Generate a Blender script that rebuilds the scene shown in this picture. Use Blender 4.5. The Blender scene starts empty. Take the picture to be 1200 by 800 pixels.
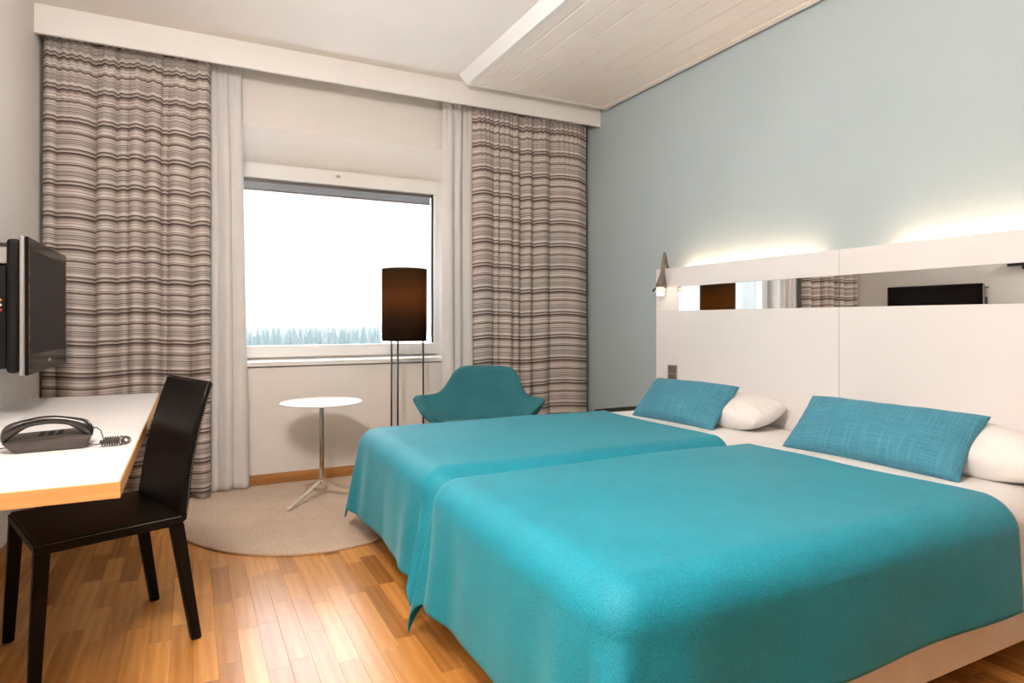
import bpy, bmesh, math, random
import numpy as np
from mathutils import Vector, Matrix, noise

random.seed(7)
scene = bpy.context.scene
COL = scene.collection
PI = math.pi

# ------------------------------------------------------------------ camera
cam_data = bpy.data.cameras.new('camera')
cam = bpy.data.objects.new('camera', cam_data)
COL.objects.link(cam)
cam_data.sensor_width = 36.0
cam_data.lens = 742.0 / 1200.0 * 36.0
cam_data.shift_y = -24.0 / 1200.0
cam_data.clip_start = 0.05
cam_data.clip_end = 8000
cam.location = (0, 0, 1.15)
cam.rotation_euler = (PI / 2, 0, -math.atan((600 - 224) / 742.0))
scene.camera = cam

# ------------------------------------------------------------------ view
scene.view_settings.view_transform = 'Standard'
scene.view_settings.look = 'None'
scene.view_settings.exposure = 0.0
scene.view_settings.gamma = 1.0
scene.view_settings.use_curve_mapping = False

# ------------------------------------------------------------------ world: bright overcast winter sky
SKY_STRENGTH = 1.0
world = bpy.data.worlds.new('overcast_sky')
scene.world = world
world.use_nodes = True
wn = world.node_tree
for n in list(wn.nodes):
    wn.nodes.remove(n)
w_out = wn.nodes.new('ShaderNodeOutputWorld')
w_bg = wn.nodes.new('ShaderNodeBackground')
w_tc = wn.nodes.new('ShaderNodeTexCoord')
w_sep = wn.nodes.new('ShaderNodeSeparateXYZ')
w_ramp = wn.nodes.new('ShaderNodeValToRGB')
wn.links.new(w_tc.outputs['Generated'], w_sep.inputs[0])
wn.links.new(w_sep.outputs['Z'], w_ramp.inputs[0])
wn.links.new(w_ramp.outputs[0], w_bg.inputs['Color'])
wn.links.new(w_bg.outputs[0], w_out.inputs[0])
w_bg.inputs['Strength'].default_value = SKY_STRENGTH
el = w_ramp.color_ramp.elements
el[0].position = 0.0
el[0].color = (0.78, 0.87, 0.95, 1)
el[1].position = 1.0
el[1].color = (11.0, 11.4, 12.0, 1)
for p, c in ((0.05, (0.93, 0.97, 1.0, 1)), (0.11, (1.4, 1.43, 1.46, 1)), (0.2, (4.0, 4.15, 4.3, 1)), (0.45, (9.0, 9.3, 9.7, 1))):
    e = el.new(p)
    e.color = c

LAMP_STRENGTH = 135.0      # ceiling lamp of the room (opal drum)
STRIP_STRENGTH = 30.0     # light strips behind the headboard

# sampling portal for the daylight in the window opening (gives no light of its own)
pl = bpy.data.lights.new('window_portal', 'AREA')
pl.shape = 'RECTANGLE'
pl.size = 1.9
pl.size_y = 1.6
pl.cycles.is_portal = True
po = bpy.data.objects.new('window_portal', pl)
COL.objects.link(po)
po.location = (0.98, 5.06, 1.6)
po.rotation_euler = (-PI / 2, 0, 0)

# ------------------------------------------------------------------ helpers
def new_mesh_obj(name, me, mat=None, parent=None, loc=(0, 0, 0), smooth=False):
    o = bpy.data.objects.new(name, me)
    COL.objects.link(o)
    if mat is not None and not me.materials:
        me.materials.append(mat)
    o.location = loc
    if parent is not None:
        o.parent = parent
    if smooth:
        me.polygons.foreach_set('use_smooth', [True] * len(me.polygons))
    return o


def bm_obj(name, bm, mat=None, parent=None, loc=(0, 0, 0), smooth=False):
    me = bpy.data.meshes.new(name)
    bmesh.ops.recalc_face_normals(bm, faces=bm.faces[:])
    bm.to_mesh(me)
    bm.free()
    return new_mesh_obj(name, me, mat, parent, loc, smooth)


def empty(name, loc=(0, 0, 0), rz=0.0):
    o = bpy.data.objects.new(name, None)
    COL.objects.link(o)
    o.location = loc
    o.rotation_euler = (0, 0, rz)
    o.empty_display_size = 0.1
    return o


def tag(o, label=None, cat=None, group=None, kind=None):
    if label:
        o['label'] = label
    if cat:
        o['category'] = cat
    if group:
        o['group'] = group
    if kind:
        o['kind'] = kind
    return o


def add_box(bm, x0, x1, y0, y1, z0, z1, bevel=0.0, seg=2):
    vs = [bm.verts.new(p) for p in ((x0, y0, z0), (x1, y0, z0), (x1, y1, z0), (x0, y1, z0),
                                    (x0, y0, z1), (x1, y0, z1), (x1, y1, z1), (x0, y1, z1))]
    fs = [bm.faces.new([vs[i] for i in f]) for f in ((0, 3, 2, 1), (4, 5, 6, 7), (0, 1, 5, 4),
                                                    (1, 2, 6, 5), (2, 3, 7, 6), (3, 0, 4, 7))]
    if bevel > 0:
        es = set()
        for f in fs:
            es.update(f.edges)
        bmesh.ops.bevel(bm, geom=list(es), offset=bevel, segments=seg, affect='EDGES', profile=0.5)
    return vs


def box(name, x0, x1, y0, y1, z0, z1, mat, parent=None, bevel=0.0, seg=2, smooth=False):
    bm = bmesh.new()
    add_box(bm, x0, x1, y0, y1, z0, z1, bevel, seg)
    return bm_obj(name, bm, mat, parent, smooth=smooth)


def hexa(bm, bottom, top):
    """eight-cornered solid from two quads (same winding)"""
    vb = [bm.verts.new(p) for p in bottom]
    vt = [bm.verts.new(p) for p in top]
    n = len(vb)
    bm.faces.new(list(reversed(vb)))
    bm.faces.new(vt)
    for i in range(n):
        j = (i + 1) % n
        bm.faces.new((vb[i], vb[j], vt[j], vt[i]))


def add_tube(bm, pts, rad, n=10, cap=True):
    pts = [Vector(p) for p in pts]
    rads = rad if isinstance(rad, (list, tuple)) else [rad] * len(pts)
    rings = []
    t0 = (pts[1] - pts[0]).normalized()
    ref = Vector((0, 0, 1)) if abs(t0.z) < 0.9 else Vector((1, 0, 0))
    nrm = t0.cross(ref).normalized()
    for i, p in enumerate(pts):
        if i == 0:
            t = pts[1] - pts[0]
        elif i == len(pts) - 1:
            t = pts[-1] - pts[-2]
        else:
            t = pts[i + 1] - pts[i - 1]
        t.normalize()
        nrm = (nrm - t * nrm.dot(t))
        if nrm.length < 1e-6:
            nrm = t.orthogonal()
        nrm.normalize()
        bn = t.cross(nrm)
        rings.append([bm.verts.new(p + (nrm * math.cos(2 * PI * k / n) + bn * math.sin(2 * PI * k / n)) * rads[i])
                      for k in range(n)])
    for a, b in zip(rings, rings[1:]):
        for k in range(n):
            bm.faces.new((a[k], a[(k + 1) % n], b[(k + 1) % n], b[k]))
    if cap:
        bm.faces.new(list(reversed(rings[0])))
        bm.faces.new(rings[-1])


def tube(name, pts, rad, mat, parent=None, n=10, smooth=True):
    bm = bmesh.new()
    add_tube(bm, pts, rad, n)
    return bm_obj(name, bm, mat, parent, smooth=smooth)


def add_lathe(bm, prof, n=32, cx=0, cy=0, cap=True):
    """prof: list of (r, z)"""
    rings = []
    for r, z in prof:
        rings.append([bm.verts.new((cx + r * math.cos(2 * PI * k / n), cy + r * math.sin(2 * PI * k / n), z))
                      for k in range(n)])
    for a, b in zip(rings, rings[1:]):
        for k in range(n):
            bm.faces.new((a[k], a[(k + 1) % n], b[(k + 1) % n], b[k]))
    if cap:
        bm.faces.new(list(reversed(rings[0])))
        bm.faces.new(rings[-1])


def lathe(name, prof, mat, parent=None, n=32, cx=0, cy=0, cap=True, smooth=True):
    bm = bmesh.new()
    add_lathe(bm, prof, n, cx, cy, cap)
    o = bm_obj(name, bm, mat, parent, smooth=smooth)
    if smooth:
        sharp(o)
    return o


def sharp(o, ang=35):
    me = o.data
    me.polygons.foreach_set('use_smooth', [True] * len(me.polygons))
    bm = bmesh.new()
    bm.from_mesh(me)
    for e in bm.edges:
        if len(e.link_faces) == 2 and e.calc_face_angle(0) > math.radians(ang):
            e.smooth = False
    bm.to_mesh(me)
    bm.free()


def grid_mesh(name, P, closed_u=False, uv=None):
    """P: array (n, m, 3) -> quad mesh"""
    n, m = P.shape[:2]
    verts = P.reshape(-1, 3).tolist()
    faces = []
    for i in range(n - 1 if not closed_u else n):
        i2 = (i + 1) % n
        for j in range(m - 1):
            faces.append((i * m + j, i2 * m + j, i2 * m + j + 1, i * m + j + 1))
    me = bpy.data.meshes.new(name)
    me.from_pydata(verts, [], faces)
    if uv is not None:
        lay = me.uv_layers.new(name='UVMap')
        flat = uv.reshape(-1, 2)
        idx = np.empty(len(me.loops), dtype=np.int32)
        me.loops.foreach_get('vertex_index', idx)
        lay.data.foreach_set('uv', flat[idx].astype(np.float32).ravel())
    me.update()
    return me


def solidify(o, t, offset=-1.0):
    m = o.modifiers.new('thickness', 'SOLIDIFY')
    m.thickness = t
    m.offset = offset
    return m


def subsurf(o, lv=2):
    m = o.modifiers.new('smooth', 'SUBSURF')
    m.levels = lv
    m.render_levels = lv
    return m


def smoothstep(a, b, x):
    t = np.clip((x - a) / (b - a), 0, 1)
    return t * t * (3 - 2 * t)


# ------------------------------------------------------------------ materials
class Mat:
    def __init__(self, name):
        self.m = bpy.data.materials.new(name)
        self.m.use_nodes = True
        self.t = self.m.node_tree
        self.b = self.t.nodes['Principled BSDF']

    def n(self, typ, **kw):
        nd = self.t.nodes.new(typ)
        for k, v in kw.items():
            setattr(nd, k, v)
        return nd

    def l(self, a, b):
        self.t.links.new(a, b)

    def set(self, **kw):
        names = {'color': 'Base Color', 'rough': 'Roughness', 'metal': 'Metallic', 'spec': 'Specular IOR Level',
                 'sheen': 'Sheen Weight', 'sheen_r': 'Sheen Roughness', 'sheen_t': 'Sheen Tint',
                 'coat': 'Coat Weight', 'coat_r': 'Coat Roughness', 'trans': 'Transmission Weight', 'ior': 'IOR',
                 'ecol': 'Emission Color', 'estr': 'Emission Strength', 'alpha': 'Alpha'}
        for k, v in kw.items():
            i = self.b.inputs[names[k]]
            if isinstance(v, tuple) and len(v) == 3:
                v = v + (1.0,)
            i.default_value = v
        return self

    def coords(self, kind='Object', scale=(1, 1, 1)):
        tc = self.n('ShaderNodeTexCoord')
        mp = self.n('ShaderNodeMapping')
        mp.inputs['Scale'].default_value = scale
        self.l(tc.outputs[kind], mp.inputs[0])
        return mp.outputs[0]

    def noise(self, vec, scale=5, detail=2, rough=0.5):
        nd = self.n('ShaderNodeTexNoise')
        nd.inputs['Scale'].default_value = scale
        nd.inputs['Detail'].default_value = detail
        nd.inputs['Roughness'].default_value = rough
        self.l(vec, nd.inputs['Vector'])
        return nd.outputs['Fac']

    def ramp(self, fac, stops, interp='LINEAR'):
        r = self.n('ShaderNodeValToRGB')
        r.color_ramp.interpolation = interp
        e = r.color_ramp.elements
        while len(e) > 1:
            e.remove(e[-1])
        e[0].position = stops[0][0]
        e[0].color = tuple(stops[0][1]) + (1,)
        for p, c in stops[1:]:
            q = e.new(p)
            q.color = tuple(c) + (1,)
        self.l(fac, r.inputs[0])
        return r.outputs[0]

    def mix(self, fac, a, b, blend='MIX'):
        m = self.n('ShaderNodeMix', data_type='RGBA', blend_type=blend)
        for sock, v in ((m.inputs[0], fac), (m.inputs[6], a), (m.inputs[7], b)):
            if isinstance(v, (int, float)):
                sock.default_value = v
            elif isinstance(v, tuple):
                sock.default_value = v + (1,) if len(v) == 3 else v
            else:
                self.l(v, sock)
        return m.outputs[2]

    def math(self, op, a, b=0.0):
        m = self.n('ShaderNodeMath', operation=op)
        for sock, v in ((m.inputs[0], a), (m.inputs[1], b)):
            if isinstance(v, (int, float)):
                sock.default_value = v
            else:
                self.l(v, sock)
        return m.outputs[0]

    def bump(self, h, strength=0.2, dist=0.01):
        b = self.n('ShaderNodeBump')
        b.inputs['Strength'].default_value = strength
        b.inputs['Distance'].default_value = dist
        self.l(h, b.inputs['Height'])
        self.l(b.outputs[0], self.b.inputs['Normal'])

    def col(self, sock):
        self.l(sock, self.b.inputs['Base Color'])
        return self


def lin(r, g, b):
    f = lambda c: (c / 255 / 12.92) if c <= 10 else ((c / 255 + 0.055) / 1.055) ** 2.4
    return (f(r), f(g), f(b))


def plain(name, color, rough=0.5, var=0.04, scale=6, bump=0.0, bscale=80, **kw):
    m = Mat(name)
    m.set(rough=rough, **kw)
    v = m.coords()
    n = m.noise(v, scale, 3)
    lo = tuple(c * (1 - var) for c in color)
    hi = tuple(min(1, c * (1 + var)) for c in color)
    m.col(m.ramp(n, [(0.3, lo), (0.7, hi)]))
    if bump > 0:
        m.bump(m.noise(v, bscale, 3), bump, 0.003)
    return m.m


M = {}
M['wall_white'] = plain('wall_white_paint', lin(236, 228, 221), 0.8, 0.015, 3, 0.15, 220)
M['wall_teal'] = plain('wall_grey_teal_paint', lin(177, 191, 194), 0.75, 0.02, 2, 0.15, 220)
M['ceiling'] = plain('ceiling_white_paint', lin(247, 238, 231), 0.85, 0.015, 3, 0.1, 150)
M['white_gloss'] = plain('white_lacquered_wood', lin(238, 233, 228), 0.35, 0.01, 4)
M['white_board'] = plain('white_laminate', lin(238, 233, 231), 0.38, 0.008, 2)
M['plank_white'] = plain('white_painted_boards', lin(250, 238, 228), 0.5, 0.02, 8)
M['front_dark'] = plain('fill_cutting_brown', (0.12, 0.075, 0.045), 0.5, 0.2, 8)  # dark finish added on the unseen front wall to cut fill light
M['black_metal'] = plain('black_metal', (0.012, 0.010, 0.009), 0.35, 0.1, 20)
M['dark_wood'] = plain('dark_stained_wood', (0.022, 0.014, 0.010), 0.4, 0.25, 30)
M['black_plastic'] = plain('black_plastic', (0.007, 0.006, 0.006), 0.35, 0.1, 20, spec=0.2)
M['gloss_black'] = plain('glossy_black_bezel', (0.006, 0.005, 0.005), 0.15, 0.1, 10, spec=0.08)
M['screen'] = plain('dark_television_screen', (0.013, 0.0095, 0.008), 0.3, 0.05, 5, spec=0.03)
M['silver'] = plain('silver_plastic', (0.45, 0.42, 0.40), 0.3, 0.05, 10, metal=0.7)
M['chrome'] = plain('polished_chrome', (0.75, 0.73, 0.71), 0.12, 0.03, 10, metal=1.0)
M['brushed'] = plain('brushed_steel', (0.55, 0.52, 0.49), 0.3, 0.05, 40, metal=1.0)
M['phone_base'] = plain('dark_grey_phone_plastic', lin(62, 54, 50), 0.45, 0.06, 30)
M['phone_handset'] = plain('glossy_dark_handset_plastic', lin(34, 29, 27), 0.22, 0.06, 30)
M['white_plastic'] = plain('white_plastic', lin(238, 234, 228), 0.35, 0.01, 10)
M['yellow_plug'] = plain('yellow_socket', lin(220, 150, 60), 0.4, 0.02, 10)
M['red_plug'] = plain('red_socket', lin(170, 70, 50), 0.4, 0.02, 10)
M['pewter'] = plain('warm_grey_metal', lin(122, 104, 94), 0.45, 0.05, 30, metal=0.2)
M['mattress_cream'] = plain('cream_bed_base_fabric', lin(240, 227, 210), 0.85, 0.04, 12, 0.2, 300)
M['blind'] = plain('grey_blind_slats', lin(104, 86, 75), 0.5, 0.06, 30)
M['snow'] = plain('snow', (0.86, 0.89, 0.93), 0.9, 0.03, 0.02)
M['spruce'] = plain('spruce_needles', (0.030, 0.052, 0.050), 0.9, 0.35, 0.6)
M['bark'] = plain('bark', (0.05, 0.04, 0.035), 0.9, 0.2, 2)


def mat_oak(name, base, dark, along='Y', per_obj=False, rough=0.32, grain=1.0):
    m = Mat(name)
    m.set(rough=rough, spec=0.5)
    sc = {'Y': (26, 1.6, 26), 'X': (1.6, 26, 26), 'Z': (26, 26, 1.6)}[along]
    tc = m.n('ShaderNodeTexCoord')
    vec = tc.outputs['Object']
    if per_obj:
        oi = m.n('ShaderNodeObjectInfo')
        geo = m.n('ShaderNodeNewGeometry')
        rnd = m.math('FRACT', m.math('ADD', oi.outputs['Random'], geo.outputs['Random Per Island']))
        off = m.n('ShaderNodeCombineXYZ')
        m.l(m.math('MULTIPLY', rnd, 37.0), off.inputs[0])
        m.l(m.math('MULTIPLY', rnd, 91.0), off.inputs[1])
        m.l(m.math('MULTIPLY', rnd, 53.0), off.inputs[2])
        ad = m.n('ShaderNodeVectorMath', operation='ADD')
        m.l(vec, ad.inputs[0])
        m.l(off.outputs[0], ad.inputs[1])
        vec = ad.outputs[0]
    mp = m.n('ShaderNodeMapping')
    mp.inputs['Scale'].default_value = sc
    m.l(vec, mp.inputs[0])
    n1 = m.noise(mp.outputs[0], 2.2, 5, 0.6)
    mp2 = m.n('ShaderNodeMapping')
    mp2.inputs['Scale'].default_value = tuple(s * 0.35 for s in sc)
    m.l(vec, mp2.inputs[0])
    wv = m.n('ShaderNodeTexWave', wave_type='BANDS', bands_direction={'Y': 'X', 'X': 'Y', 'Z': 'X'}[along])
    wv.inputs['Scale'].default_value = 0.9
    wv.inputs['Distortion'].default_value = 7.0
    wv.inputs['Detail'].default_value = 3
    m.l(mp2.outputs[0], wv.inputs['Vector'])
    g = m.math('ADD', m.math('MULTIPLY', n1, 0.65), m.math('MULTIPLY', wv.outputs['Fac'], 0.35 * grain))
    c = m.ramp(g, [(0.25, dark), (0.75, base)])
    if per_obj:
        tint = m.ramp(rnd, [(0.0, (0.55, 0.50, 0.45)), (0.22, (0.80, 0.77, 0.72)), (0.5, (1.0, 1.0, 1.0)),
                            (0.8, (1.08, 1.1, 1.12)), (1.0, (1.22, 1.27, 1.32))])
        c = m.mix(1.0, c, tint, 'MULTIPLY')
    m.col(c)
    m.bump(n1, 0.06, 0.002)
    return m.m


M['floor_oak'] = mat_oak('oiled_oak_parquet', lin(214, 152, 82), lin(184, 122, 56), 'Y', True, 0.26, 0.5)
M['oak_trim_x'] = mat_oak('oak_trim', lin(190, 134, 76), lin(158, 104, 54), 'X', False, 0.4)
M['oak_trim_y'] = mat_oak('oak_trim_side', lin(190, 134, 76), lin(158, 104, 54), 'Y', False, 0.4)
M['desk_edge'] = mat_oak('beech_desk_edge', lin(226, 172, 108), lin(206, 150, 88), 'X', False, 0.45, 0.5)
M['floor_gap'] = plain('parquet_joint', (0.30, 0.17, 0.075), 0.6, 0.1, 10)


def mat_fabric(name, color, rough=0.9, sheen=0.0, sheen_t=(1, 1, 1), scale=900, var=0.25, bump=0.25, sheen_r=0.4,
               slub=False, big=0.06, spec=0.2):
    m = Mat(name)
    m.set(rough=rough, sheen=sheen, sheen_t=sheen_t, sheen_r=sheen_r, spec=spec)
    v = m.coords('UV' if slub else 'Object')
    n = m.noise(v, scale, 2)
    n2 = m.noise(v, 9, 3)
    lo = tuple(c * (1 - var) for c in color)
    hi = tuple(min(1, c * (1 + var)) for c in color)
    c = m.ramp(n, [(0.3, lo), (0.7, hi)])
    c = m.mix(1.0, c, m.ramp(n2, [(0.3, (1 - big,) * 3), (0.7, (1 + big,) * 3)]), 'MULTIPLY')
    h = n
    if slub:
        tc = m.n('ShaderNodeTexCoord')
        fac = None
        for s in ((6, 260, 1), (260, 6, 1)):
            mp = m.n('ShaderNodeMapping')
            mp.inputs['Scale'].default_value = s
            m.l(tc.outputs['UV'], mp.inputs[0])
            q = m.noise(mp.outputs[0], 1.0, 2)
            q = m.ramp(q, [(0.5, (0, 0, 0)), (0.75, (1, 1, 1))])
            fac = q if fac is None else m.mix(1.0, fac, q, 'ADD')
        c = m.mix(m.math('MULTIPLY', fac, 0.28), c, tuple(min(1, x * 2.2 + 0.06) for x in color))
        h = fac
    m.col(c)
    m.bump(h, bump, 0.002)
    return m.m


M['bedspread'] = mat_fabric('teal_woven_bedspread', (0.005, 0.235, 0.320), 0.60, 0.32, (0.55, 0.94, 1.0), 420, 0.35, 0.6, 0.3, spec=0.36)
M['armchair'] = mat_fabric('teal_wool_upholstery', (0.030, 0.150, 0.175), 0.9, 0.15, (0.7, 0.95, 1.0), 700, 0.2, 0.3)
M['cushion'] = mat_fabric('teal_blue_linen_cushion', (0.055, 0.215, 0.295), 0.9, 0.15, (0.75, 0.95, 1.0), 300, 0.15, 0.4, slub=True)
M['linen'] = mat_fabric('white_bed_linen', (0.86, 0.82, 0.79), 0.9, 0.1, (1, 1, 1), 600, 0.02, 0.1, big=0.01)
M['lining'] = mat_fabric('pale_grey_curtain_lining', (0.72, 0.685, 0.665), 0.9, 0.1, (1, 1, 1), 600, 0.03, 0.1, big=0.02)


def mat_leather():
    m = Mat('black_leather')
    m.set(rough=0.40, spec=0.14)
    v = m.coords()
    vo = m.n('ShaderNodeTexVoronoi')
    vo.inputs['Scale'].default_value = 420
    m.l(v, vo.inputs['Vector'])
    m.col(m.ramp(m.noise(v, 12, 3), [(0.3, (0.0035, 0.0026, 0.0022)), (0.7, (0.007, 0.005, 0.004))]))
    m.bump(vo.outputs['Distance'], 0.12, 0.001)
    return m.m


M['leather'] = mat_leather()
M['stitch'] = plain('pale_thread', (0.34, 0.29, 0.24), 0.8, 0.1, 50)


def mat_rug():
    m = Mat('beige_rug_pile')
    m.set(rough=1.0, spec=0.1, sheen=0.3, sheen_t=(1, 0.95, 0.9))
    v = m.coords()
    n = m.noise(v, 160, 3, 0.7)
    n2 = m.noise(v, 5, 3)
    c = m.ramp(n, [(0.3, lin(184, 154, 126)), (0.7, lin(232, 206, 180))])
    c = m.mix(1.0, c, m.ramp(n2, [(0.3, (0.93,) * 3), (0.7, (1.05,) * 3)]), 'MULTIPLY')
    m.col(c)
    m.bump(n, 0.9, 0.008)
    return m.m


M['rug'] = mat_rug()


def mat_stripes():
    """woven cross stripes, repeating up the drop (UV.y in metres of cloth)"""
    m = Mat('striped_curtain_cloth')
    m.set(rough=0.85, spec=0.2)
    tc = m.n('ShaderNodeTexCoord')
    sp = m.n('ShaderNodeSeparateXYZ')
    m.l(tc.outputs['UV'], sp.inputs[0])
    vy = sp.outputs['Y']
    L = lin(214, 203, 196)
    G = lin(178, 164, 155)
    B = lin(128, 112, 103)
    D = lin(74, 62, 56)
    K = lin(44, 35, 31)
    stops = [(0.00, K), (0.018, D), (0.026, L), (0.048, L), (0.052, D), (0.066, D), (0.072, L), (0.15, L), (0.17, B),
             (0.185, L), (0.26, G), (0.32, B), (0.365, D), (0.385, K), (0.395, L), (0.43, G), (0.47, B), (0.500, K),
             (0.515, L), (0.60, L), (0.612, D), (0.630, L), (0.675, D), (0.692, L), (0.74, B), (0.757, L),
             (0.80, D), (0.815, L), (0.88, G), (0.93, L), (0.965, B)]
    fr = m.math('FRACT', m.math('DIVIDE', vy, 0.188))
    c = m.ramp(fr, stops[:31], 'LINEAR')
    # fine irregular threads between the bands
    mp = m.n('ShaderNodeMapping')
    mp.inputs['Scale'].default_value = (0.12, 150, 1)
    m.l(tc.outputs['UV'], mp.inputs[0])
    th = m.noise(mp.outputs[0], 1.0, 2)
    c = m.mix(1.0, c, m.ramp(th, [(0.34, (0.66, 0.64, 0.63)), (0.52, (1, 1, 1)), (0.7, (1.1, 1.1, 1.1))]), 'MULTIPLY')
    m.col(c)
    m.bump(th, 0.15, 0.001)
    return m.m


M['stripes'] = mat_stripes()


def mat_glass():
    m = Mat('window_glass')
    for nd in list(m.t.nodes):
        m.t.nodes.remove(nd)
    out = m.n('ShaderNodeOutputMaterial')
    tr = m.n('ShaderNodeBsdfTransparent')
    tr.inputs[0].default_value = (0.96, 0.98, 0.98, 1)
    gl = m.n('ShaderNodeBsdfGlossy')
    gl.inputs['Roughness'].default_value = 0.02
    fr = m.n('ShaderNodeFresnel')
    fr.inputs[0].default_value = 1.45
    mx = m.n('ShaderNodeMixShader')
    m.l(m.math('MULTIPLY', fr.outputs[0], 0.6), mx.inputs[0])
    m.l(tr.outputs[0], mx.inputs[1])
    m.l(gl.outputs[0], mx.inputs[2])
    m.l(mx.outputs[0], out.inputs[0])
    return m.m


M['glass'] = mat_glass()
mm = Mat('mirror_glass')
mm.set(color=(0.86, 0.85, 0.83), metal=1.0, rough=0.015)
M['mirror'] = mm.m


def mat_emit(name, color, strength):
    m = Mat(name)
    m.set(color=color, ecol=color, estr=strength, rough=0.5)
    return m.m


def mat_shade():
    m = Mat('dark_brown_lampshade_cloth')
    for nd in list(m.t.nodes):
        m.t.nodes.remove(nd)
    out = m.n('ShaderNodeOutputMaterial')
    d = m.n('ShaderNodeBsdfDiffuse')
    t = m.n('ShaderNodeBsdfTranslucent')
    mx = m.n('ShaderNodeMixShader')
    v = m.coords('Object', (500, 500, 500))
    nz = m.noise(v, 1.0, 2)
    m.l(m.ramp(nz, [(0.3, (0.020, 0.013, 0.009)), (0.7, (0.038, 0.025, 0.017))]), d.inputs[0])
    t.inputs[0].default_value = (0.36, 0.205, 0.05, 1)
    mx.inputs[0].default_value = 0.35
    m.l(d.outputs[0], mx.inputs[1])
    m.l(t.outputs[0], mx.inputs[2])
    m.l(mx.outputs[0], out.inputs[0])
    return m.m


M['shade'] = mat_shade()
M['lamp_opal'] = mat_emit('opal_pendant_lamp', (1.0, 0.955, 0.90), LAMP_STRENGTH)
M['led'] = mat_emit('warm_light_strip', (1.0, 0.71, 0.50), STRIP_STRENGTH)
M['bulb'] = mat_emit('reading_bulb', (1.0, 0.85, 0.66), 14.0)
M['glow_bulb'] = mat_emit('dim_bulb', (1.0, 0.68, 0.32), 75.0)


def mat_clear():
    m = Mat('clear_lamp_glass')
    m.set(color=(0.9, 0.86, 0.82), rough=0.1, trans=0.75, ior=1.3)
    return m.m


M['clear'] = mat_clear()

# ================================================================== THE ROOM
XL, XR = -0.79, 3.06
YB, YF = 4.68, -1.9          # window wall, wall behind the viewer
ZC = 2.944


def structure(o, label=None):
    o['kind'] = 'structure'
    if label:
        o['label'] = label
    return o


# floor: dark joint bed with separate oak staves on top
floor = structure(box('floor', XL - 0.1, XR + 0.1, YF - 0.1, YB + 0.1, -0.12, -0.004, M['floor_gap']),
                  'three-strip oak parquet floor')
SW = 0.0725
lens = [0.30, 0.36, 0.42, 0.50]
stave_me = {}
for L_ in lens:
    bm = bmesh.new()
    add_box(bm, -SW / 2 + 0.0002, SW / 2 - 0.0002, -L_ / 2 + 0.0002, L_ / 2 - 0.0002, -0.012, 0.0, 0.0004, 1)
    bmesh.ops.recalc_face_normals(bm, faces=bm.faces[:])
    me = bpy.data.meshes.new('floor_stave')
    bm.to_mesh(me)
    bm.free()
    me.materials.append(M['floor_oak'])
    stave_me[L_] = me
staves = []
rs = random.Random(11)
nx = int((XR - XL) / SW) + 1
for i in range(nx):
    x = XL + SW * (i + 0.5)
    if x + SW / 2 > XR + 0.05:
        continue
    y = YF - rs.random() * 0.4
    while y < YB:
        L_ = rs.choice(lens)
        staves.append((x, y + L_ / 2, L_))
        y += L_


def stave_rank(s):
    x, y, L_ = s
    vis = (x < 0.98) and (1.15 < y < 4.2) and not (y > 3.35 and 0.0 < x < 0.95)
    # inside the picture: bottom edge and left edge
    d = x * 0.452 + y * 0.892
    lat = x * 0.892 - y * 0.452
    inside = d > 1.9 and lat / max(d, .1) > -0.86
    return (0 if (vis and inside) else 1, d)


staves.sort(key=stave_rank)
for x, y, L_ in staves[:290]:
    o = bpy.data.objects.new('floor_stave', stave_me[L_])
    COL.objects.link(o)
    o.parent = floor
    o.location = (x, y, rs.uniform(-0.0004, 0.0002))
bm = bmesh.new()
for x, y, L_ in staves[290:]:
    y0, y1 = max(YF, y - L_ / 2), min(YB, y + L_ / 2)
    if y1 - y0 > 0.02:
        add_box(bm, x - SW / 2 + 0.0004, min(XR, x + SW / 2 - 0.0004), y0 + 0.0004, y1 - 0.0004, -0.012, 0.0)
rest = bm_obj('floor_stave_field', bm, M['floor_oak'], floor)
rest['kind'] = 'stuff'

# walls
structure(box('wall_left', XL - 0.12, XL, YF - 0.12, YB + 0.45, -0.1, ZC + 0.15, M['wall_white']), 'off-white painted wall behind the desk')
structure(box('wall_right', XR, XR + 0.12, YF - 0.12, YB + 0.45, -0.1, ZC + 0.15, M['wall_teal']), 'grey teal painted wall behind the headboard')
structure(box('wall_front', XL, XR, YF - 0.12, YF, -0.1, ZC + 0.15, M['front_dark']), 'unseen wall at the entrance end of the room, made dark to cut fill light')
# window wall with opening, splayed soffit
WX0, WX1 = 0.14, 1.93
ZS, ZL = 0.868, 2.487
bm = bmesh.new()
Y1 = YB + 0.42
add_box(bm, XL, WX0, YB, Y1, -0.1, ZC + 0.15)
add_box(bm, WX1, XR, YB, Y1, -0.1, ZC + 0.15)
add_box(bm, WX0, WX1, YB, Y1, -0.1, ZS - 0.04)
# lintel with sloping underside
hexa(bm, [(WX0, YB, ZL), (WX1, YB, ZL), (WX1, Y1, 2.20), (WX0, Y1, 2.20)],
     [(WX0, YB, ZC + 0.15), (WX1, YB, ZC + 0.15), (WX1, Y1, ZC + 0.15), (WX0, Y1, ZC + 0.15)])
structure(bm_obj('wall_back', bm, M['wall_white']), 'off-white window wall')

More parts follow.
